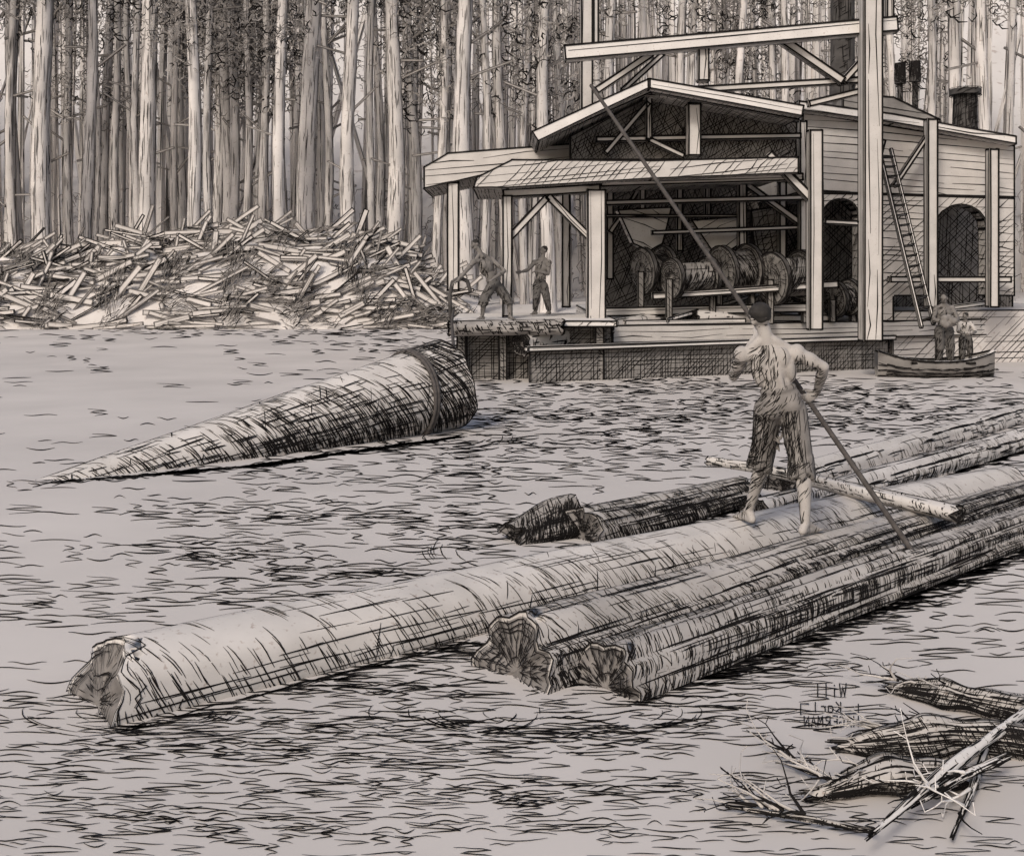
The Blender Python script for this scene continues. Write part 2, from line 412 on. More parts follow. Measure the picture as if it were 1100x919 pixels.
    me=remesh(mb,vox*1.15,2); b2=bvh_of(me); o2=MB(); o2.mesh(me,0)
    for k in'LR':
        hp,kn,an=V('hip'+k),V('kn'+k),V('an'+k); e=kn+(an-kn)*(0.32 if knee_len else 0.9)
        wrap(o2,b2,hp,kn,0.3*sc,int(200*arc),lw,span=(.15,.5),slant=0.2); wrap(o2,b2,kn,e,0.2*sc,int(110*arc),lw,span=(.3,.8),slant=0.3)
        wrap(o2,b2,hp,e,0.3*sc,int(80*arc),lw*1.1,span=(0.03,0.12),slant=0.35,bias=.4)
    wrap(o2,b2,pe+ax*0.12*sc,pe-ax*0.1*sc,0.35*sc,int(120*arc),lw,span=(.1,.5),slant=.2)
    wrap(o2,b2,pe+ax*0.118*sc,pe+ax*0.124*sc,0.35*sc,30,lw*1.3,span=(.3,.8),bias=0)
    o2.obj("trousers",[cloth,INK],root,True)
    if shirt:
        mb=MB(); ell(mb,ch,0.17*sc,0.12*sc,0.2*sc,X,Y,ax); ell(mb,wa,0.15*sc,0.112*sc,0.16*sc,X,Y,ax); capsule(mb,V('shL'),0.072*sc,V('shR'),0.072*sc)
        for k in'LR': capsule(mb,V('sh'+k),0.07*sc,V('sh'+k)+(V('el'+k)-V('sh'+k))*0.9,0.056*sc)
        me=remesh(mb,vox*1.3,2); o3=MB(); o3.mesh(me,0)
        wrap(o3,bvh_of(me),nk,pe,0.35*sc,int(110*arc),lw,span=(.1,.5),slant=0.2); o3.obj("shirt",[SHIRT,INK],root,True)
    mb=MB(); ell(mb,hd+hu*0.045*sc-hf*0.020*sc,0.082*sc,0.092*sc,0.080*sc,hx,hf,hu); ell(mb,hd+hu*0.008*sc-hf*0.05*sc,0.068*sc,0.050*sc,0.05*sc,hx,hf,hu)
    for q in range(60):
        u=(hx*random.uniform(-1,1)-hf*random.uniform(-0.3,1)+hu*random.uniform(0.15,1.1)).normalized()
        ell(mb,hd+hu*0.03*sc-hf*0.012*sc+u*0.084*sc,0.013*sc,0.013*sc,0.012*sc)
    me=remesh(mb,vox*0.8,1); o4=MB(); o4.mesh(me,0); o4.obj("hair",[HAIR],root,True)
    return root

# ================================================================ SETTING: water
def ripple_reflection_ribbon(mb,pts,lw):
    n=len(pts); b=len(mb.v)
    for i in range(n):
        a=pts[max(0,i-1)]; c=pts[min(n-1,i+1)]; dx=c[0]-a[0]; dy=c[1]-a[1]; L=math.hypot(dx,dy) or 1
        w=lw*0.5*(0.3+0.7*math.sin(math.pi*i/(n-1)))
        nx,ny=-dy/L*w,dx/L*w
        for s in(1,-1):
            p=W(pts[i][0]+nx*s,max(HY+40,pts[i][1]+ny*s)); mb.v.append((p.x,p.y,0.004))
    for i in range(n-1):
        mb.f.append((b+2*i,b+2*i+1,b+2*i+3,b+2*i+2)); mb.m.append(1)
blobs=[(640,470,140,22,1.0),(560,430,60,22,1.0),(800,440,200,18,1.1),(940,450,80,20,0.9),(650,620,90,12,0.35),(430,555,120,14,0.7),  # denser stroke patches: ripples plus drawn reflections of mill, man and logs
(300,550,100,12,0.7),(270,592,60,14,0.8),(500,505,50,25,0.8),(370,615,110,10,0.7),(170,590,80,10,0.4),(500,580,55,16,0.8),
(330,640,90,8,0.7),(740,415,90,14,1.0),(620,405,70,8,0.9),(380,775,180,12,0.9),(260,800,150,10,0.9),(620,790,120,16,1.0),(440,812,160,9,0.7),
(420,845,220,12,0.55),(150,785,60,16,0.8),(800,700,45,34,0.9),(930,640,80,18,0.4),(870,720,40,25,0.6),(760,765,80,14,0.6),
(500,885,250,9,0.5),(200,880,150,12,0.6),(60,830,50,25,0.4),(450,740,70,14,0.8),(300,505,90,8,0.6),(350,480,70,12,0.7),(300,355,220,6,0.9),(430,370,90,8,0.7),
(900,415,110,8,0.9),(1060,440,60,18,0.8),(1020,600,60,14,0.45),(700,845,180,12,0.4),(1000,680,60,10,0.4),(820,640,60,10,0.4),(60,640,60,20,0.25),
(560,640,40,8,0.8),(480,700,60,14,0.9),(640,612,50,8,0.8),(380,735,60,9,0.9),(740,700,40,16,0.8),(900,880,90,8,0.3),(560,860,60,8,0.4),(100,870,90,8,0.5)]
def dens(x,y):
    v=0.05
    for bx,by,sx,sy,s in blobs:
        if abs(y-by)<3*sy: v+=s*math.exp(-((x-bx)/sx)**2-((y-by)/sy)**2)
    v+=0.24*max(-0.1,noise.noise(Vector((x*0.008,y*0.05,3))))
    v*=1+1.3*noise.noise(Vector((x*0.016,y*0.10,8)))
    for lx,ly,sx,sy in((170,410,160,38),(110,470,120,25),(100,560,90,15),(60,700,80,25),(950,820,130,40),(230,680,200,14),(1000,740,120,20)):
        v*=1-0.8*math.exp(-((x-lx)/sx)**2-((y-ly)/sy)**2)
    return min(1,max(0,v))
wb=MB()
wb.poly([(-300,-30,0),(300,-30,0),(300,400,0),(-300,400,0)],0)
occ=set()
def cells(pts):
    out=set()
    for (a,b),(c,d) in zip(pts,pts[1:]):
        st=max(1,int(abs(c-a)/4))
        for i in range(st+1):
            q=i/st; X=a+(c-a)*q; Y=b+(d-b)*q
            rh=2.4 if Y<450 else 3.2
            out.add((int(X/5),int(Y/rh)+(0 if Y<450 else 1000)))
    return out
cnt=0
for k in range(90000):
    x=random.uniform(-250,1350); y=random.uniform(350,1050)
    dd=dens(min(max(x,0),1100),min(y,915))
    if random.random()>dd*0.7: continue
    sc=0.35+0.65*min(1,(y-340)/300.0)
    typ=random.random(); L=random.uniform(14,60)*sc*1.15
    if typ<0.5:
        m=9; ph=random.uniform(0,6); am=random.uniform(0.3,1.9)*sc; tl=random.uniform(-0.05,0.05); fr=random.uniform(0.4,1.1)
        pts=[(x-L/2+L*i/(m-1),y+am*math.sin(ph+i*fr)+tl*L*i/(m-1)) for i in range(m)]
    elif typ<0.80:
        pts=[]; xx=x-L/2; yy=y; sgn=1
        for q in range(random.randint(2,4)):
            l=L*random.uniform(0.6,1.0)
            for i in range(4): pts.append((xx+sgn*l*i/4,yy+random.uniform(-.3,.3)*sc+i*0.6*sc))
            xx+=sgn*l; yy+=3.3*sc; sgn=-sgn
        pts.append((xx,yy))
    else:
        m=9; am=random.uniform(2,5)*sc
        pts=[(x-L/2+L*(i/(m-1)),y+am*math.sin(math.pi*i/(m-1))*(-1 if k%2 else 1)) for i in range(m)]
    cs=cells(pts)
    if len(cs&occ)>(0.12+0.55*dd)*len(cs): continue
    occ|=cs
    ripple_reflection_ribbon(wb,pts,random.uniform(0.75,1.4)*(0.6+0.4*sc)*(1+0.2*dd)); cnt+=1
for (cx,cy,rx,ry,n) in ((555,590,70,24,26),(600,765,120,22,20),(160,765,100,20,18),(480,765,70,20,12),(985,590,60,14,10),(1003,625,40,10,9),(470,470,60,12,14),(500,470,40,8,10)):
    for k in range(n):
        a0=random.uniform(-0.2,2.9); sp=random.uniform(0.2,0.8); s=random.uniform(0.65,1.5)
        ripple_reflection_ribbon(wb,[(cx+rx*s*math.cos(a0+sp*i/9)+random.uniform(-.5,.5),cy+ry*s*math.sin(a0+sp*i/9)) for i in range(10)],random.uniform(.8,1.4))
def contact(pa,pb_,r,n,z=0.0):  # dark strokes along a log's near waterline, drawn as its shade and reflection
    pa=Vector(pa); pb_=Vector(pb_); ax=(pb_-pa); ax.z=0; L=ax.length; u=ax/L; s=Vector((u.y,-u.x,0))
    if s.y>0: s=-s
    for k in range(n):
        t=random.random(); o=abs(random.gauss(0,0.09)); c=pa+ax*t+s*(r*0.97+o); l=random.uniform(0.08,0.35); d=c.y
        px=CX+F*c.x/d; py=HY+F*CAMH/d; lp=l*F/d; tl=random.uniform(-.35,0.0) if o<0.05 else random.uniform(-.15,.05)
        ripple_reflection_ribbon(wb,[(px-lp/2+lp*i/5,py+tl*(-lp/2+lp*i/5)+random.uniform(-.5,.5)) for i in range(6)],random.uniform(0.9,1.7))
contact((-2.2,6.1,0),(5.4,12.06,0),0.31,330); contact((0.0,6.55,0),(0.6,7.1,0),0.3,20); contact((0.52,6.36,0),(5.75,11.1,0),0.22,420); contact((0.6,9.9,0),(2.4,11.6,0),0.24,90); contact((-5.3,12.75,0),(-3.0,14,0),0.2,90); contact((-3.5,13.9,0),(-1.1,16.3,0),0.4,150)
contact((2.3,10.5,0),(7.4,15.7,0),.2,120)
for k in range(60):
    x=random.uniform(0,520); ripple_reflection_ribbon(wb,[(x+i*9,351+random.uniform(-.5,.8)) for i in range(8)],1.6)
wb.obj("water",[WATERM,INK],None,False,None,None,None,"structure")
def hgt(x,y):
    sh=45-13*max(0,min(1,(x-6)/6.0))
    v=-1.2+1.6*max(0,min(1,(y-sh+2)/4))
    if y>50: v+=(y-50)*0.03
    if y>72: v+=(y-72)*0.75
    return v+0.25*noise.noise(Vector((x*0.1,y*0.1,0)))
tb=MB(); xs=np.linspace(-220,220,111); ys=np.concatenate([np.linspace(-25,28,8),np.linspace(30,70,41),np.linspace(72,200,40)])
tb.grid([[Vector((x,y,hgt(x,y))) for x in xs] for y in ys],0)
tb.obj("terrain",[GROUNDM],None,True,None,None,None,"structure")

# ================================================================ FOREST
crowns=[]
for c in range(5):
    cb=MB()
    for k in range(430):
        u=Vector((random.gauss(0,1),random.gauss(0,1),random.gauss(0,1))).normalized()*random.random()**0.45
        if noise.noise(u*2.2+Vector((c*7,0,0)))<-0.05: continue
        p=Vector((u.x*2.3,u.y*1.8,u.z*2.9)); n=Vector((random.uniform(-.6,.6),-1,random.uniform(-.5,.5))).normalized()
        a=random.uniform(0,6.28); L=random.uniform(0.18,0.55)
        d=Vector((math.cos(a),0,math.sin(a))); e=n.cross(d)
        cb.ribbon([p,p+d*L*.5+e*L*.3,p+d*L+e*L*.15,p+d*L*.7-e*L*.3],n,random.uniform(0.035,0.09),random.choice((0,0,1)))
    me=bpy.data.meshes.new("crown"); me.from_pydata(cb.v,[],cb.f); me.materials.append(LEAF); me.materials.append(INK)
    me.polygons.foreach_set("material_index",cb.m); me.update(); crowns.append(me)
named=[(48,20),(78,9),(95,12),(128,9),(163,18),(188,8),(207,14),(228,9),(243,12),(262,8),(285,9),(303,13),(331,20),(352,9),(376,16),(397,8),(421,18),(447,12),(470,10),(499,19),(521,9),(541,11),(561,8),(585,14),(606,9),(655,12),(690,8),(728,11),(790,10),(835,9),(1000,10),(1025,15),(1062,13),(1085,9),(-15,14),(-60,12),(-110,16),(1130,14),(1180,12),(18,10)]
lowc={207,262,285,303,447,470,561,585,606,243}
def tree(px,wpx,d,low):
    x=(px-CX)/F*d; r=wpx/2/F*d; base=hgt(x,d)
    root=empty("forest_tree","tall bare grey trunk standing on the wooded far bank","tree","tall trees of the forest on the far bank")
    H=random.uniform(17,24); tb=MB(); lean=random.uniform(-0.5,0.5); ph=random.uniform(0,6)
    def f(t,th):
        rr=r*(1.12-0.45*t+0.35*math.exp(-t*22))*(1+0.06*math.sin(5*th+ph+8*t)+0.05*math.sin(23*t+th*2))
        return Vector((x+lean*t+0.16*math.sin(t*6+ph)+rr*math.cos(th),d+rr*math.sin(th),base-0.3+H*t)),Vector((math.cos(th),math.sin(th),0))
    tb.grid([[f(i/18,2*math.pi*j/12)[0] for j in range(12)] for i in range(19)],0,True)
    lw=0.045
    for th in(-0.15,math.pi+0.15):
        for q in range(16):
            if random.random()<0.25: continue
            r_=[f((q+i/4)/16,th+random.uniform(-.1,.1)) for i in range(5)]; tb.ribbon([a for a,b in r_],[b for a,b in r_],lw*random.uniform(.7,1.5),random.choice((1,1,1,2)),taper=False)
    for k in range(int(wpx*8)):
        th=-math.pi*random.random()**1.4; t0=random.uniform(0,0.75); L=random.uniform(0.01,0.08)
        r_=[f(t0+L*i/3,th+random.uniform(-.05,.05)) for i in range(4)]; tb.ribbon([a for a,b in r_],[b for a,b in r_],lw*random.uniform(0.4,.9),random.choice((1,2,1,1)))
    for k in range(random.randint(1,4)):
        t=random.uniform(0.3,0.75); p=f(t,0)[0]; s=random.choice((-1,1)); q=p+Vector((s*random.uniform(0.6,2.0),random.uniform(-.5,.5),random.uniform(-0.8,1.2)))
        tb.beam(p,q,0.09,0.09,0.03,0.1,0,None,1)
    tb.obj("trunk",[TRUNKM,SOFT,INK],root,True)
    for z in ([12.6,15.6] if low else [17.6]):
        o=bpy.data.objects.new("crown",random.choice(crowns)); o.location=(x+random.uniform(-.6,.6),d,z+random.uniform(-.6,.8)); o.rotation_euler=(0,0,random.uniform(-.5,.5)); s=random.uniform(0.8,1.25); o.scale=(s,s,s); o.parent=root; coll.objects.link(o)
for px,w in named: tree(px,w,random.uniform(50,54) if w>12 else random.uniform(54,60),px in lowc)
for k in range(45): tree(random.uniform(-200,640) if k<34 else random.uniform(640,1300),random.uniform(5,11),random.uniform(56,64),random.random()<0.2)
fb=MB()
for k in range(480):
    d=random.uniform(64,80); px=random.uniform(-400,1500); x=(px-CX)/F*d; r=random.uniform(0.08,0.32); H=random.uniform(20,27); b=hgt(x,d)-0.5; ln=random.uniform(-.8,.8)
    if random.random()<0.08: ln=random.uniform(-8,8)
    P=[[Vector((x+ln*t+r*(1-.4*t)*math.cos(a),d+r*math.sin(a),b+H*t)) for a in [2*math.pi*j/6 for j in range(6)]] for t in(0,0.3,0.6,1)]
    fb.grid(P,0,True)
    for q in range(18):
        t0=random.uniform(0,0.85); L=random.uniform(0.03,0.25); a=-math.pi*random.random(); n=Vector((math.cos(a),math.sin(a),0))
        pts=[Vector((x+ln*t+(r*(1-.4*t))*math.cos(a),d+r*math.sin(a),b+H*t)) for t in(t0,t0+L/2,t0+L)]
        fb.ribbon(pts,n,random.uniform(0.03,0.07),random.choice((1,1,1,2)),off=0.03)
for k in range(6000):
    d=random.uniform(62,70); px=random.uniform(-400,1500); x=(px-CX)/F*d
    top=random.random()<0.6
    z=random.uniform(11,20) if top else random.uniform(0.5,7)
    if top and noise.noise(Vector((x*0.12,z*0.12,5)))<0.0: continue
    a=random.uniform(0,6.28); L=random.uniform(0.2,0.8); p=Vector((x,d,z)); dd=Vector((math.cos(a),0,math.sin(a))); e=Vector((-math.sin(a),0,math.cos(a)))
    fb.ribbon([p,p+dd*L*.5+e*L*.3,p+dd*L,p+dd*L*.6-e*L*.3],Vector((0,-1,0)),0.05,random.choice((1,1,2)))
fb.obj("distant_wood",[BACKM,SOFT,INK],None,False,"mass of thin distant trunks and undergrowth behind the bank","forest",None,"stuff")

# ================================================================ SLASH HEAP
hb=MB()
prof=[(-60,275),(35,262),(90,268),(130,250),(175,256),(215,240),(260,234),(300,240),(350,244),(400,252),(440,272),(480,300),(520,320)]
def ztop(px):
    for (a,b),(c,e) in zip(prof,prof[1:]):
        if a<=px<=c: y=b+(e-b)*(px-a)/(c-a); return CAMH+(HY-y)/F*48
    return 0.5
def surf(px,q):
    return -0.15+(ztop(px)-0.1)*math.sin(min(1,q*1.6)*math.pi/2)**0.8+0.5*noise.noise(Vector((px*0.03,q*4,0)))*min(1,q*4)
rows=[]
for i in range(17):
    q=i/16; d=44.6+q*7
    rows.append([Vector(((px-CX)/F*d,d,surf(px,q))) for px in np.linspace(-60,520,90)])
hb.grid(rows,0)
for k in range(560):
    q=random.uniform(0.0,0.62); d=44.6+q*7; px=random.uniform(-40,500)
    z=surf(px,q)+random.uniform(-0.05,0.15)
    c=Vector(((px-CX)/F*d,d-0.12,max(z,0.12)))
    base=1.1*noise.noise(Vector((px*0.012,q*2,4)))
    a=random.gauss(base,0.3) if random.random()<0.75 else random.gauss(1.0,0.4); L=random.uniform(0.6,3.0)
    dv=Vector((math.cos(a),random.uniform(-.2,.2),math.sin(a)*0.8)).normalized()*L*0.5
    if c.z-abs(dv.z)<0: dv.z*=0.2
    hb.beam(c-dv,c+dv,random.uniform(0.05,0.24),random.uniform(0.03,0.08),0.028,random.choice((-0.3,-0.1,0.2,0.4)),0,None,random.choice((1,1,1,2)))
for k in range(6500):
    px=random.uniform(-60,510); q=random.uniform(0,0.6)*random.random()**0.4; d=44.6+q*7
    m=noise.noise(Vector((px*0.03,q*7,9)))
    if m<0.03: continue
    p=Vector(((px-CX)/F*d,d-0.16,max(0.03,surf(px,q)+0.05))); base=1.1*noise.noise(Vector((px*0.012,q*2,4)))+(0.9 if m>0.2 else 0)
    a=random.gauss(base,0.35); L=random.uniform(0.15,0.75); dd=Vector((math.cos(a),0,math.sin(a)))
    hb.ribbon([p,p+dd*L*.5+Vector((0,0,.04)),p+dd*L],Vector((0,-1,0)),0.036,random.choice((1,1,2)))
hb.obj("slab_heap",[HEAPM,SOFT,INK],None,False,"tangled heap of pale slabs and broken timber on the bank","timber heap",None,"stuff")

# ================================================================ DOCK
lw=0.028
dock=empty("dock","low timber dock standing in the pond before the mill","dock")
def foot(pts,z0,z1,tone=0.6,top=0.1,m=0,mb=None):
    mb=mb or MB(); n=len(pts)
    P0=[Vector((x,y,z0)) for x,y in pts]; P1=[Vector((x,y,z1)) for x,y in pts]
    for i in range(n):
        j=(i+1)%n; mb.face([P0[i],P0[j],P1[j],P1[i]],m,tone,lw,Vector((P0[j]-P0[i])))
    mb.face(P1,m,top,lw,Vector((1,0.1,0))); mb.poly(P0[::-1],m); return mb
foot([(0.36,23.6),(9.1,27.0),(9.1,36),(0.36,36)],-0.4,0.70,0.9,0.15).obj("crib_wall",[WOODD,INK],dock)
mb=foot([(2.3,25.6),(13.5,29.2),(13.5,40),(2.3,40)],0.70,1.12,0.45,0.1); mb.obj("deck",[WOOD,INK],dock)
mb=MB()
mb.beam((0.3,23.5,0.72),(9.2,26.95,0.76),0.12,0.2,lw,0.1); mb.obj("kerb_timber",[PALE,INK],dock)
land=empty("landing_stage","small plank landing stage on piles where two men stand","landing stage")
foot([(-1.35,23.9),(2.25,23.9),(2.25,28),(-1.35,28)],1.16,1.30,0.6,0.1).obj("deck",[PALE,INK],land)
for x in(-1.1,-0.2,1.9):
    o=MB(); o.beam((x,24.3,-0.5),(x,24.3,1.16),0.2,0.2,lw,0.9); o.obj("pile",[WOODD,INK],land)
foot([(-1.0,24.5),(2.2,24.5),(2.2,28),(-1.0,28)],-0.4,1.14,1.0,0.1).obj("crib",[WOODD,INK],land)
make_log("round barked log lying across the edge of the landing stage",(-1.3,23.72,1.14),(1.05,23.72,1.17),0.15,0.17,lw,name="boom_log",group="logs lying on the dock",longn=70,arcn=220,tone=0.9,mats=[LOGD,INK,ENDM],zmin=-9)
make_log("stout trimmed log resting along the dock edge",(0.22,23.75,0.80),(4.5,28.2,1.22),0.26,0.22,lw,name="boom_log",group="logs lying on the dock",longn=130,arcn=380,tone=0.75,zmin=-9)
make_log("pale trimmed log lying on the mill deck",(4.4,26.7,1.25),(9.0,28.4,1.28),0.15,0.13,lw,name="boom_log",group="logs lying on the dock",longn=60,arcn=100,tone=0.4,zmin=-9)
for (a,c_,w_) in (((2.6,25.9,1.16),(5.6,26.9,1.16),0.12),((5.0,27.2,1.2),(8.0,27.6,1.2),0.16),((8.6,28.3,1.18),(11.5,29.1,1.2),0.14),((3.6,26.2,1.2),(6.9,29.0,1.9),0.10),((10.2,28.9,1.25),(12.5,29.6,1.5),0.12)):
    b=MB(); b.beam(a,c_,w_,w_,lw*.8,0.3); b.obj("loose_plank",[PALE,INK],None,False,"pale loose plank lying on the mill deck","plank","loose planks on the mill deck")

# ================================================================ SAWMILL
mill=empty("sawmill","open timber sawmill shed with gabled roof over dark machinery","sawmill")
def part(name,fn,mats=(WOOD,INK),par=mill,**k):
    b=MB(); fn(b); return b.obj(name,list(mats),par,**k)
D=25.5; LW=1.5
def bm(px0,py0,px1,py1,w,d=D,d1=None,tone=0.25,name="beam",par=mill,mats=(WOOD,INK),dep=None):
    d1=d if d1 is None else d1; ww=w*d/F
    part(name,lambda b:b.beam(M(px0,py0,d),M(px1,py1,d1),ww,dep or ww,d/F*LW,tone),mats,par)
def pris(polypx,d,back,tone,name,mats=(WOOD,INK),par=mill,dv=None,st=None):
    part(name,lambda b:b.prism([M(x,y,d) for x,y in polypx],(0,back,0),d/F*1.35,tone,0,dv,1,st),mats,par)
pris([(571,141),(697,84),(697,95),(578,152)],24.6,9,0.35,"roof",(PALE,INK),st=0.5)
pris([(697.5,84),(864,113),(862,125),(697.5,95)],24.6,9,0.35,"roof",(PALE,INK),st=0.5)
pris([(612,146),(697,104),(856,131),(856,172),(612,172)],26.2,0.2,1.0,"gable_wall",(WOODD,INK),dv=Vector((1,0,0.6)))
bm(580,150,700,97,5,25.0); bm(700,97,858,127,5,25.0)
bm(745,112,745,168,14,25.4,name="post"); bm(697,100,697,150,7,25.9,name="post")
bm(650,165,697,110,6,25.9,name="brace"); bm(697,150,735,168,6,25.9,name="brace"); bm(640,150,860,146,6,25.95)
pris([(455,203),(455,179),(481,164),(615,154),(615,180),(520,188)],27.0,3,0.4,"lean_to_roof",(WOOD,INK),dv=Vector((1,0,0.1)),st=0.9)
pris([(508,202),(512,190),(550,171),(700,172),(858,168),(858,186),(700,192),(545,202)],24.8,4,0.55,"lean_to_roof",(WOOD,INK),dv=Vector((1,0,0.1)),st=0.9)
bm(540,208,645,202,9,25.3); bm(645,197,862,190,8,25.3)
for a in [(640,204,640,352,20,25.3),(545,210,545,340,11,25.3),(487,196,487,312,13,27.2),(608,206,608,330,9,27.5),(875,140,875,354,14,25.0),(797,195,797,300,9,28),(690,195,690,300,7,28.5),(730,195,730,270,7,29),(655,195,655,300,8,30),(760,195,760,290,7,30),(840,195,840,310,8,28.5),(862,120,862,330,9,31)]:
    bm(*a[:5],a[5],name="post",tone=0.42)
bm(545,258,588,212,8,25.35,name="brace"); bm(640,262,588,210,8,25.35,name="brace"); bm(825,165,872,215,9,25.1,name="brace")
bm(860,240,800,197,7,28,name="brace"); bm(655,250,690,197,6,29,name="brace")
bm(650,218,870,212,6,27.5); bm(650,232,800,232,4,28.2); bm(700,250,860,244,5,27.8)
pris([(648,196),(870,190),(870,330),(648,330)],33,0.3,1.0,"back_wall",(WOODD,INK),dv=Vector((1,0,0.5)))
bm(640,335,870,330,10,27,tone=0.5); bm(700,318,900,305,8,26.5,tone=0.4)
pris([(663,225),(722,222),(712,262),(698,270),(680,262)],28.4,0.6,0.1,"chute",(PALE,INK)); pris([(742,236),(795,232),(796,262),(770,278)],28.6,0.6,0.1,"chute",(PALE,INK)); pris([(806,225),(836,222),(838,300),(812,305)],28.8,0.6,0.9,"chute",(WOODD,INK))
def drum(px,py,r,L,d,label,tilt=0.25):
    root=empty("winch_drum",label,"winch","winch drums and rollers in the mill"); c=M(px,py,d); R=r*d/F; l=L*d/F/2
    ax=Vector((math.cos(tilt),0.45,math.sin(tilt)*0.3)).normalized(); b=MB()
    log_into(b,c-ax*l,c+ax*l,R*0.8,R*0.8,0.024,tone=1.2,rough=0.01,nt=10,sides=24,longn=10,arcn=260,zmin=-9,top_lines=0,endjag=0,ends=0); b.obj("barrel",[WOODD,INK,IRON],root,True)
    for s in(-1,1):
        b=MB(); log_into(b,c+ax*(s*l-0.04),c+ax*(s*l+0.04),R*1.1,R*1.1,0.022,tone=0.7,rough=0.0,nt=2,sides=28,longn=0,arcn=30,zmin=-9,top_lines=0,endjag=0,ends=.3); b.obj("flange",[IRON,INK,WOODD],root,True)
        p=c+ax*s*(l+0.1); b=MB(); b.beam((p.x,p.y,1.1),(p.x,p.y,p.z),0.15,0.15,0.022,0.6); b.obj("bearing_stand",[WOODD,INK],root)
drum(703,290,23,26,27.2,"iron-flanged cable drum on stands in the mill shed"); drum(742,298,20,46,26.6,"long roller drum wound with cable on the mill deck",0.15); drum(790,290,25,34,27.2,"large dark cable drum beside a timber post"); drum(846,298,26,38,26.8,"large dark cable drum at the shed end")
drum(905,320,18,20,27.5,"small dark drum beneath the boiler house")

# ================================================================ GANTRY
gan=empty("timber_gantry","tall squared timber hoisting frame rising over the mill","gantry")
g=dict(par=gan)
bm(935,-60,935,366,20,24.6,name="post",tone=0.48,**g); bm(630,-60,630,204,13,26.5,name="post",**g); bm(755,36,755,88,12,25.0,name="post",**g)
bm(606,58,962,27,16,24.9,name="cross_beam",tone=0.12,mats=(PALE,INK),**g); bm(640,98,700,58,8,25.2,name="brace",**g); bm(668,98,712,58,6,25.6,name="brace",**g)
bm(838,42,905,88,9,25.2,name="brace",**g); bm(905,88,930,60,7,25.2,name="brace",**g); bm(690,100,930,86,7,25.3,name="cross_beam",**g); bm(925,98,868,112,7,25.4,name="brace",**g)
bm(955,-60,955,30,8,27.5,name="post",**g); bm(640,-60,640,55,6,29,name="post",**g)
bm(925,240,948,150,6,24.8,name="brace",**g)

# ================================================================ BOILER HOUSE
bh=empty("boiler_house","board-sided boiler house with arched openings and iron chimneys","boiler house")
g=dict(par=bh)
pris([(862,120),(1090,156),(1090,212),(862,206)],28,7,0.5,"wall",(WOOD,INK),dv=Vector((1,0,-0.08)),**g)
def arch(x0,x1,yt,yb,n=8):
    r=(x1-x0)/2; return [(x0,yb)]+[(x0+r-r*math.cos(math.pi*i/n),yt+r*0.9-r*0.9*math.sin(math.pi*i/n)) for i in range(n+1)]+[(x1,yb)]
poly=[(862,206.5),(862,345)]+arch(884,922,214,345)+[(960,345),(960,318)]+arch(1004,1060,220,318)+[(1090,318),(1090,212.5)]
pris(poly,27.9,0.5,0.58,"arched_wall",(WOOD,INK),dv=Vector((1,0,-0.02)),**g)
pris([(864,208),(1088,214),(1088,348),(864,348)],31,0.3,1.0,"inner_wall",(WOODD,INK),dv=Vector((1,0,1)),**g)  # dark backing whose colour and hatching draw the shade inside the arches
pris([(858,108),(960,122),(1092,146),(1092,155),(960,132),(858,118)],27.6,8,0.15,"roof",(PALE,INK),**g)
pris([(905,100),(960,104),(1010,128),(1010,134),(905,118)],28.4,4,0.5,"roof",(WOODD,INK),**g)
for a in [(1000,128,1000,330,11,27.3),(1066,160,1066,330,10,27.3),(862,130,862,345,8,27.6)]: bm(*a[:5],a[5],name="post",tone=0.25,**g)
bm(885,238,925,240,6,27.6,name="beam",**g); bm(955,300,1085,300,7,27.5,name="beam",tone=0.2,**g); bm(1000,140,960,200,5,27.4,name="brace",**g)
def stack(px,py0,py1,r,d,par,cap=True,name="chimney"):
    b=MB(); log_into(b,M(px,py1,d),M(px,py0,d),r*d/F,r*d/F*0.95,0.024,tone=1.0,rough=0.01,nt=10,sides=20,longn=140,arcn=160,zmin=-9,top_lines=0,endjag=0,ends=0)
    if cap: log_into(b,M(px,py0+3,d),M(px,py0-3,d),r*1.25*d/F,r*1.25*d/F,0.024,tone=0.6,rough=0,nt=2,sides=20,longn=0,arcn=20,zmin=-9,top_lines=0,endjag=0,ends=.2)
    b.obj(name,[IRON,INK,IRON],par,True)
stack(905,-40,108,13,29,bh); stack(1037,99,146,13,30,bh); stack(967,88,136,3,28.5,bh,False); stack(983,86,136,3,28.5,bh,False)
stack(967,68,90,6,28.5,bh,False); stack(983,66,88,6,28.5,bh,False)
mb=foot([(9.6,28.2),(15.5,29.5),(15.5,40),(9.6,40)],-0.4,1.35,0.6,0.05)
mb.obj("bank_wall",[HEAPM,INK],None,False,"rough pale bank wall below the boiler house","bank wall")

# ================================================================ LADDER
lad=empty("ladder","long wooden ladder leaning from the deck to the shed wall","ladder")
r0=(M(990,352,25.0),M(944,160,27.2)); r1=(M(1003,348,25.2),M(957,160,27.4))
for a,b_ in(r0,r1): part("rail",lambda b:b.beam(a,b_,0.07,0.07,0.022,0.3),(PALE,INK),lad)
for i in range(17):
    t=(i+0.6)/17.5; part("rung",lambda b:b.beam(r0[0].lerp(r0[1],t),r1[0].lerp(r1[1],t),0.05,0.05,0.02,0.4),(WOOD,INK),lad)

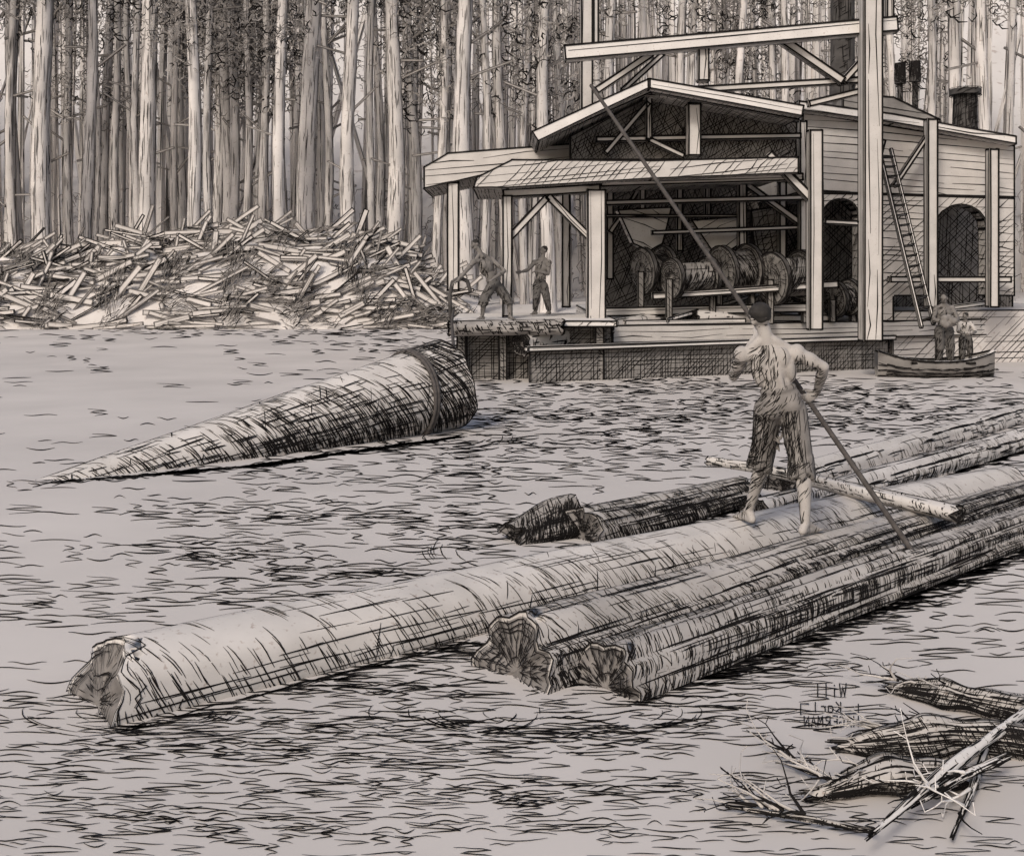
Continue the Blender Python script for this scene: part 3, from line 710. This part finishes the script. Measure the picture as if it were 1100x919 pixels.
# ================================================================ BOAT
boat=empty("rowing_boat","small dark wooden skiff moored by the dock with two people","boat")
b=MB(); rows=[]; x0,x1=8.15,10.75
for i in range(17):
    t=i/16; w=0.46*math.sin(math.pi*min(1,max(0,0.04+0.92*t)))**0.6; sh=0.36+0.22*abs(2*t-1)**2.2; x=x0+(x1-x0)*t; row=[]
    for j in range(13):
        q=math.pi*j/12; row.append(Vector((x,25.0-w*math.cos(q),sh-(sh+0.05)*math.sin(q)**0.6)))
    rows.append(row)
b.grid(rows,0)
for row in(0,12):
    b.ribbon([r[row]+Vector((0,0,0.01)) for r in rows],Vector((0,0,1)),0.09,2,off=0.01,taper=False); b.ribbon([r[row] for r in rows],Vector((0,-1,0)),0.035,1,off=0.03,taper=False)
for k in range(240):
    i=random.randint(0,14); j=random.randint(0,5); l=random.randint(1,2); pts=[rows[min(16,i+q)][j]+Vector((0,0,random.uniform(-.03,.03))) for q in range(l+1)]
    b.ribbon(pts,Vector((0,-1,0.1)).normalized(),0.024,1,off=0.02)
b.obj("hull",[WOODD,INK,PALE],boat,True)
for x in(8.9,10.1):
    b=MB(); b.beam((x,24.6,0.33),(x,25.4,0.33),0.22,0.04,0.02,0.2,side=(0,0,1)); b.obj("seat",[WOOD,INK],boat)

# ================================================================ FLOATING LOGS
make_log("huge tapering log with a banded dark butt rising from the water",(-5.35,12.75,-0.27),M(478,414,17.0),0.28,0.68,lwd(15),longn=800,arcn=4200,tone=0.5,nt=60,rough=0.02,name="hoisted_log",group=None,butt=0.8)
make_log("long pale floating log with a broken hollow end",(-2.30,6.10,0.02),(5.38,12.06,0.05),0.33,0.22,lwd(7.5),longn=700,arcn=4600,tone=0.50,nt=110,sides=44,rough=0.03,bend=0.02,endjag=0.025,slant=0.16)
make_log("dark ribbed log with a splintered end in the raft",(0.0,6.55,0.04),(5.7,11.75,0.05),0.32,0.21,lwd(8),longn=1100,arcn=7500,tone=1.0,nt=100,sides=44,rough=0.045,endjag=0.03,slant=0.08,ridges=(0.15,0.75,1.35,1.9),mats=[LOGR,INK,ENDM])
make_log("narrow dark log floating against the raft edge",(0.52,6.36,0.01),(5.75,11.1,0.03),0.25,0.20,lwd(8),longn=1000,arcn=6500,tone=1.1,nt=100,sides=40,rough=0.045,endjag=0.03,slant=0.06,ridges=(0.3,0.95,1.6),mats=[LOGR,INK,ENDM])
make_log("long thin floating log lying beside the raft",(2.3,10.5,0.04),(7.4,15.7,0.04),0.20,0.19,lwd(12),longn=400,arcn=2000,tone=0.7,ridges=(0.6,1.4))
make_log("long pale floating log at the outer side of the raft",(2.9,12.1,0.04),(8.2,17.9,0.05),0.2,0.2,lwd(14),longn=300,arcn=1000,tone=0.5,ridges=(0.9,))
make_log("short dark floating log with a split bark end",(0.62,9.9,0.04),(2.4,11.6,0.04),0.25,0.19,lwd(10),longn=400,arcn=2600,tone=1.1,rough=0.045,ridges=(0.5,1.2),mats=[LOGR,INK,ENDM])
make_log("broken dark stump end floating beside a short log",(0.02,9.85,0.02),(0.52,10.2,0.08),0.15,0.25,lwd(10),longn=120,arcn=1100,tone=1.2,nt=16,rough=0.09,endjag=0.05,mats=[LOGD,INK,ENDM])
make_log("thin crooked pole lying across the floating logs",(2.1,11.9,0.36),(3.72,9.35,0.34),0.045,0.07,lwd(10),name="cross_pole",group=None,category="pole",longn=140,arcn=420,tone=1.0,rough=0.14,zmin=-9,sides=12,bend=0.04)
b=MB(); a0=Vector((-5.35,12.75,-0.27)); a1=M(478,414,17.0); ax=(a1-a0).normalized(); A_=ax.cross(Vector((0,0,1))).normalized(); B_=A_.cross(ax).normalized()
for t,rr in((0.878,0.655),(0.886,0.66)):
    c=a0.lerp(a1,t); ring=[c+(A_*math.cos(q)+B_*math.sin(q))*rr+ax*0.10*math.sin(q*1.0) for q in [2*math.pi*i/32 for i in range(33)]]
    for p,q in zip(ring,ring[1:]): capsule(b,p,0.032,q,0.032,8)
c=a0.lerp(a1,0.885)+B_*0.67; path=[c,c+Vector((0.5,0.8,0.10)),Vector((-1.05,20.0,1.02)),Vector((-1.25,23.2,1.33)),Vector((-1.28,24.4,1.5))]
for p,q in zip(path,path[1:]): capsule(b,p,0.03,q,0.03,8)
b.obj("choker_rope",[ROPE],None,True,"dark rope banded round the hoisted log and led to the stage","rope")
b=MB()
hp=[M(484,340,24.4),M(483,318,24.4),M(486,303,24.4),M(494,298,24.4),M(502,302,24.4),M(505,312,24.4)]
for p,q in zip(hp,hp[1:]): capsule(b,p,0.045,q,0.045,10)
b.obj("mooring_hook",[IRON],None,True,"bent dark iron hook standing on the landing stage","hook")

# ================================================================ PIKE POLE
pb=W(1003,625,0.0); pt=M(635,92,9.7)
b=MB()
for i in range(12):
    p=pb.lerp(pt,i/12); q=pb.lerp(pt,(i+1)/12); capsule(b,p,0.023-0.0006*i,q,0.023-0.0006*(i+1),10)
b.obj("pike_pole",[ROPE],None,True,"long slender dark pike pole held by the man","pike pole")
def on_pole(px):
    lo,hi=0,1
    for _ in range(40):
        m=(lo+hi)/2; p=pb.lerp(pt,m)
        if p.x/p.y*F+CX>px: lo=m
        else: hi=m
    return pb.lerp(pt,lo)
hr=on_pole(866); hl=on_pole(818)
# ================================================================ PEOPLE
zL=0.320; zR=0.35
dR=Vector((-0.85,0.1,-0.5)); nR=Vector((0,1,0.1)); dL=Vector((0.75,0.35,0.5)); nL=Vector((0.1,1,-0.1))
J=dict(head=M(817,341,8.68),neck=M(825,369,8.70),pelvis=M(838,428,8.76),
 shL=M(797,381,8.74),shR=M(856,379,8.66),
 elL=M(788,404,8.92),haL=hl-dL.normalized()*0.085-nL*0.036,
 elR=M(885,394,8.66),haR=hr-dR.normalized()*0.085-nR*0.036,
 hipL=M(825,440,8.80),hipR=M(851,440,8.74),knL=M(820,488,9.02),knR=M(861,497,8.72),
 anL=Vector((1.95,9.18,zL+0.10)),anR=Vector((2.27,8.64,zR+0.085)),toL=Vector((1.88,9.38,zL+0.02)),toR=Vector((2.42,8.78,zR+0.02)),
 hdL=dL,pnL=nL,tsL=Vector((-0.5,0,1)),hdR=dR,pnR=nR,tsR=Vector((-0.4,0,1)))
person("barefoot man in ragged knee trousers standing on logs with a pole",J,(-0.25,1,-0.1),lwd(8.7)*0.68,0.0085,0.98,arc=1.9,hcurl=(50,60,45))
dd=24.5
J=dict(head=M(511,263,dd),neck=M(518,275,dd),pelvis=M(531,306,dd+0.05),shL=M(509,281,dd-0.1),shR=M(529,279,dd+0.12),
 elL=M(499,293,dd-0.2),haL=M(491,302,dd-0.2),elR=M(542,291,dd-0.1),haR=M(529,300,dd-0.25),
 hipL=M(527,309,dd),hipR=M(536,309,dd+.1),knL=M(519,323,dd-0.1),knR=M(546,322,dd+.1),anL=M(518,340,dd),anR=M(548,340,dd+.1),toL=M(512,342.5,dd-.1),toR=M(553,342.5,dd-.1),
 hdL=Vector((-0.6,-0.1,-0.3)),pnL=Vector((0,0,-1)),tsL=Vector((0,-1,0)))
person("bare-backed man in cropped trousers bending over an iron hook",J,(-0.8,-0.5,-0.25),0.014,0.011,1.0,arc=0.5,skin=SKIN2,cloth=PANTS2)
dd=26.0
J=dict(head=M(584,269,dd),neck=M(583,279,dd),pelvis=M(580,305,dd),shL=M(574,282,dd),shR=M(590,282,dd),
 elL=M(567,290,dd-.1),haL=M(560,292,dd-.25),elR=M(589,294,dd-.15),haR=M(577,292,dd-.3),
 hipL=M(577,307,dd),hipR=M(584,307,dd),knL=M(576,319,dd-.1),knR=M(587,320,dd),anL=M(575,334,dd),anR=M(590,334,dd+.1),toL=M(570,337,dd-.1),toR=M(586,337,dd-.05))
person("bare-chested man standing at the stage hauling a line",J,(-0.8,-0.5,-0.1),0.014,0.011,0.92,arc=0.5,knee_len=False,skin=SKIN2,cloth=PANTS2)
def stander(label,px,dd,z,h,fx,shirt):
    x=(px-CX)/F*dd; s=h/1.75
    q=lambda a,b,c:Vector((x+a*s,dd+b*s,z+c*s))
    J=dict(head=q(-.02,-.05,1.60),neck=q(0,-.01,1.42),pelvis=q(0.02,0.03,0.95),shL=q(-.18,0,1.38),shR=q(.18,0,1.38),
     elL=q(-.27,-.1,1.14),haL=q(-.12,-.32,1.08),elR=q(.27,-.1,1.14),haR=q(.10,-.33,1.1),
     hipL=q(-.09,0,.9),hipR=q(.10,0,.9),knL=q(-.11,-.05,.5),knR=q(.13,-.04,.5),anL=q(-.12,0.02,.09),anR=q(.15,0.02,.09),toL=q(-.15,-.18,.02),toR=q(.18,-.18,.02))
    return person(label,J,fx,0.014,0.012,s,shirt=shirt,arc=0.6,knee_len=False,skin=SKIN2,cloth=PANTS2)
stander("bare-chested man standing in the small boat with a bundle",1014,25.05,0.12,1.78,(-0.4,-0.8,-0.1),False)
stander("youth in light shirt standing at the stern of the boat",1037,25.35,0.14,1.30,(-0.8,-0.5,0),True)
b=MB(); c=Vector((9.65,24.64,1.24))
for k in range(7):
    u=Vector((random.uniform(-.13,.13),random.uniform(-.05,.05),random.uniform(-.08,.10))); ell(b,c+u,0.09,0.08,0.08)
me=remesh(b,0.02,2); b=MB(); b.mesh(me,0); b.obj("cloth_bundle",[PANTS],None,True,"lumpy dark cloth bundle held in the boatman's arms","bundle")

# ================================================================ DRIFTWOOD
def drift(label,a,c,r,twigs=5,tone=0.75,sides=20,mats=None,zz=0.03):
    b=MB(); p0=W(*a,zz); p1=W(*c,zz+0.02); ph=random.uniform(0,6)
    log_into(b,p0,p1,r,r,lwd(6)*0.85,tone=tone,rough=0.09,nt=34,sides=sides,bend=r*0.35,prof=lambda t:(0.35+0.65*min(1,t*2.6)**0.8)*(1+0.13*math.sin(t*9+ph)+0.08*math.sin(t*21+ph)),longn=int(900*min(1,r*12)),arcn=900 if r>0.05 else 260,top_lines=2,endjag=0.05,ridges=(0.7,1.5) if r>0.05 else ())
    ax=(p0-p1).normalized()
    for k in range(twigs):
        s=p0.lerp(p1,random.uniform(0,0.55)); s.z+=0.02+r*0.5; q=s
        dr=(ax+Vector((random.uniform(-.7,.5),random.uniform(-.7,.7),random.uniform(0,0.7)))).normalized(); rr=0.009
        for m in range(4):
            e=q+dr*random.uniform(0.04,0.10); e.z=max(e.z,0.01); n0=len(b.m); capsule(b,q,rr,e,rr*0.7,6)
            if random.random()<0.6: capsule(b,e,rr*0.5,e+Vector((random.uniform(-.08,.03),random.uniform(-.06,.06),random.uniform(0,.05))),0.0025,6)
            for i in range(n0,len(b.m)): b.m[i]=1 if k%2 else 0
            q=e; rr*=0.66; dr=(dr+Vector((random.uniform(-.5,.5),random.uniform(-.5,.5),random.uniform(-.4,.2)))).normalized()
    return b.obj("driftwood",mats or [LOGR,INK,ENDM],None,True,label,"driftwood","pieces of driftwood in the shallows")
drift("dark bark slab with spiky twigs floating in the shallows",(958,740),(1110,768),0.075,9)
drift("broad dark bark slab with forked twigs in the shallows",(905,800),(1125,800),0.10,11)
drift("split bark piece with curled twigs in the shallows",(872,852),(1030,832),0.08,9)
drift("long straight stick lying over the bark slabs",(938,893),(1112,755),0.026,2,0.6,mats=[PALE,INK,ENDM],zz=0.12)
drift("short crooked stick standing out of the shallows",(1026,893),(1062,800),0.016,3,0.6,mats=[PALE,INK,ENDM])
drift("low thorny twig trailing over the water",(795,868),(925,890),0.012,14,0.6)
drift("thin pale branch lying among the bark slabs",(985,862),(1075,815),0.018,5,0.5,mats=[PALE,INK,ENDM],zz=0.10)
drift("thin forked twig beside the split bark",(850,822),(905,842),0.010,8,0.6)

# ================================================================ SIGNATURE (mirrored, as in the original)
G={'W':[[(0,1),(.25,0),(.5,.8),(.75,0),(1,1)]],'i':[[(.5,0),(.5,.6)],[(.5,.8),(.5,.9)]],'l':[[(.5,0),(.5,1)]],'K':[[(0,0),(0,1)],[(.8,1),(0,.45),(.8,0)]],
'a':[[(.8,.6),(.2,.6),(0,.3),(.2,0),(.8,0)],[(.8,.6),(.8,0)]],'r':[[(.1,0),(.1,.6)],[(.1,.4),(.4,.6),(.8,.55)]],'H':[[(0,0),(0,1)],[(.8,0),(.8,1)],[(0,.5),(.8,.5)]],
'A':[[(0,0),(.4,1),(.8,0)],[(.15,.4),(.65,.4)]],'G':[[(.8,.85),(.4,1),(0,.6),(.1,.1),(.5,0),(.8,.2),(.8,.45),(.45,.45)]],'E':[[(.8,1),(0,1),(0,0),(.8,0)],[(0,.5),(.6,.5)]],
'R':[[(0,0),(0,1),(.7,.9),(.7,.6),(0,.5),(.8,0)]],'M':[[(0,0),(.1,1),(.45,.4),(.8,1),(.9,0)]],'N':[[(0,0),(0,1),(.8,0),(.8,1)]]}
sb=MB()
def stroke2(P,hw=.6):
    n=len(P); base=len(sb.v)
    for k in range(n):
        a=P[max(0,k-1)]; c=P[min(n-1,k+1)]; dx=c[0]-a[0]; dy=c[1]-a[1]; L=math.hypot(dx,dy) or 1
        for s in(hw,-hw):
            p=W(P[k][0]-dy/L*s,P[k][1]+dx/L*s); sb.v.append((p.x,p.y,0.009))
    for k in range(n-1): sb.f.append((base+2*k,base+2*k+1,base+2*k+3,base+2*k+2)); sb.m.append(0)
def write(txt,xr,yb,h,w):
    for i,ch in enumerate(txt):
        for st in G[ch]:
            pts=[]
            for (u,v),(u2,v2) in zip(st,st[1:]):
                for q in(0,.5): pts.append((u+(u2-u)*q,v+(v2-v)*q))
            pts.append(st[-1]); stroke2([(xr-(i+u*0.82)*w,yb-v*h) for u,v in pts])
write("Will",909,750,15,9); write("Karl",903,766,11,8); write("HAGERMAN",922,782,12,7.6)
stroke2([(860,769),(860,757),(869,757)]); stroke2([(906,768),(922,767),(922,757)])
sb.obj("signature_lettering",[INK],None,False,"mirrored hand-lettered signature marked in black on the water","lettering")

# ================================================================ CAMERA, LIGHT
cam=bpy.data.cameras.new("camera"); co=bpy.data.objects.new("camera",cam); coll.objects.link(co)
co.location=(0,0,CAMH); co.rotation_euler=(math.radians(90),0,0)
cam.sensor_width=36; cam.lens=36*F/1100; cam.shift_y=(HY-459.5)/1100; cam.clip_end=1000; cam.clip_start=0.05
scene.camera=co
w=bpy.data.worlds.new("World"); scene.world=w; w.use_nodes=True
nt=w.node_tree; sky=nt.nodes.new("ShaderNodeTexSky"); sky.sky_type='NISHITA'; sky.sun_disc=False
el=math.radians(38); az=math.radians(205)
sky.sun_elevation=el; sky.sun_rotation=az; sky.air_density=1.0; sky.dust_density=4
nt.links.new(sky.outputs[0],nt.nodes["Background"].inputs[0]); nt.nodes["Background"].inputs[1].default_value=0.135
sl=bpy.data.lights.new("sun",'SUN'); sl.energy=1.95; sl.angle=math.radians(12); sl.color=(1,0.95,0.88)
so=bpy.data.objects.new("sun",sl); coll.objects.link(so)
sd=Vector((math.sin(az)*math.cos(el),math.cos(az)*math.cos(el),math.sin(el)))
so.rotation_euler=sd.to_track_quat('Z','Y').to_euler()
scene.view_settings.view_transform='Standard'; scene.view_settings.look='None'; scene.view_settings.exposure=0
print("ripple_reflection_strokes",cnt)
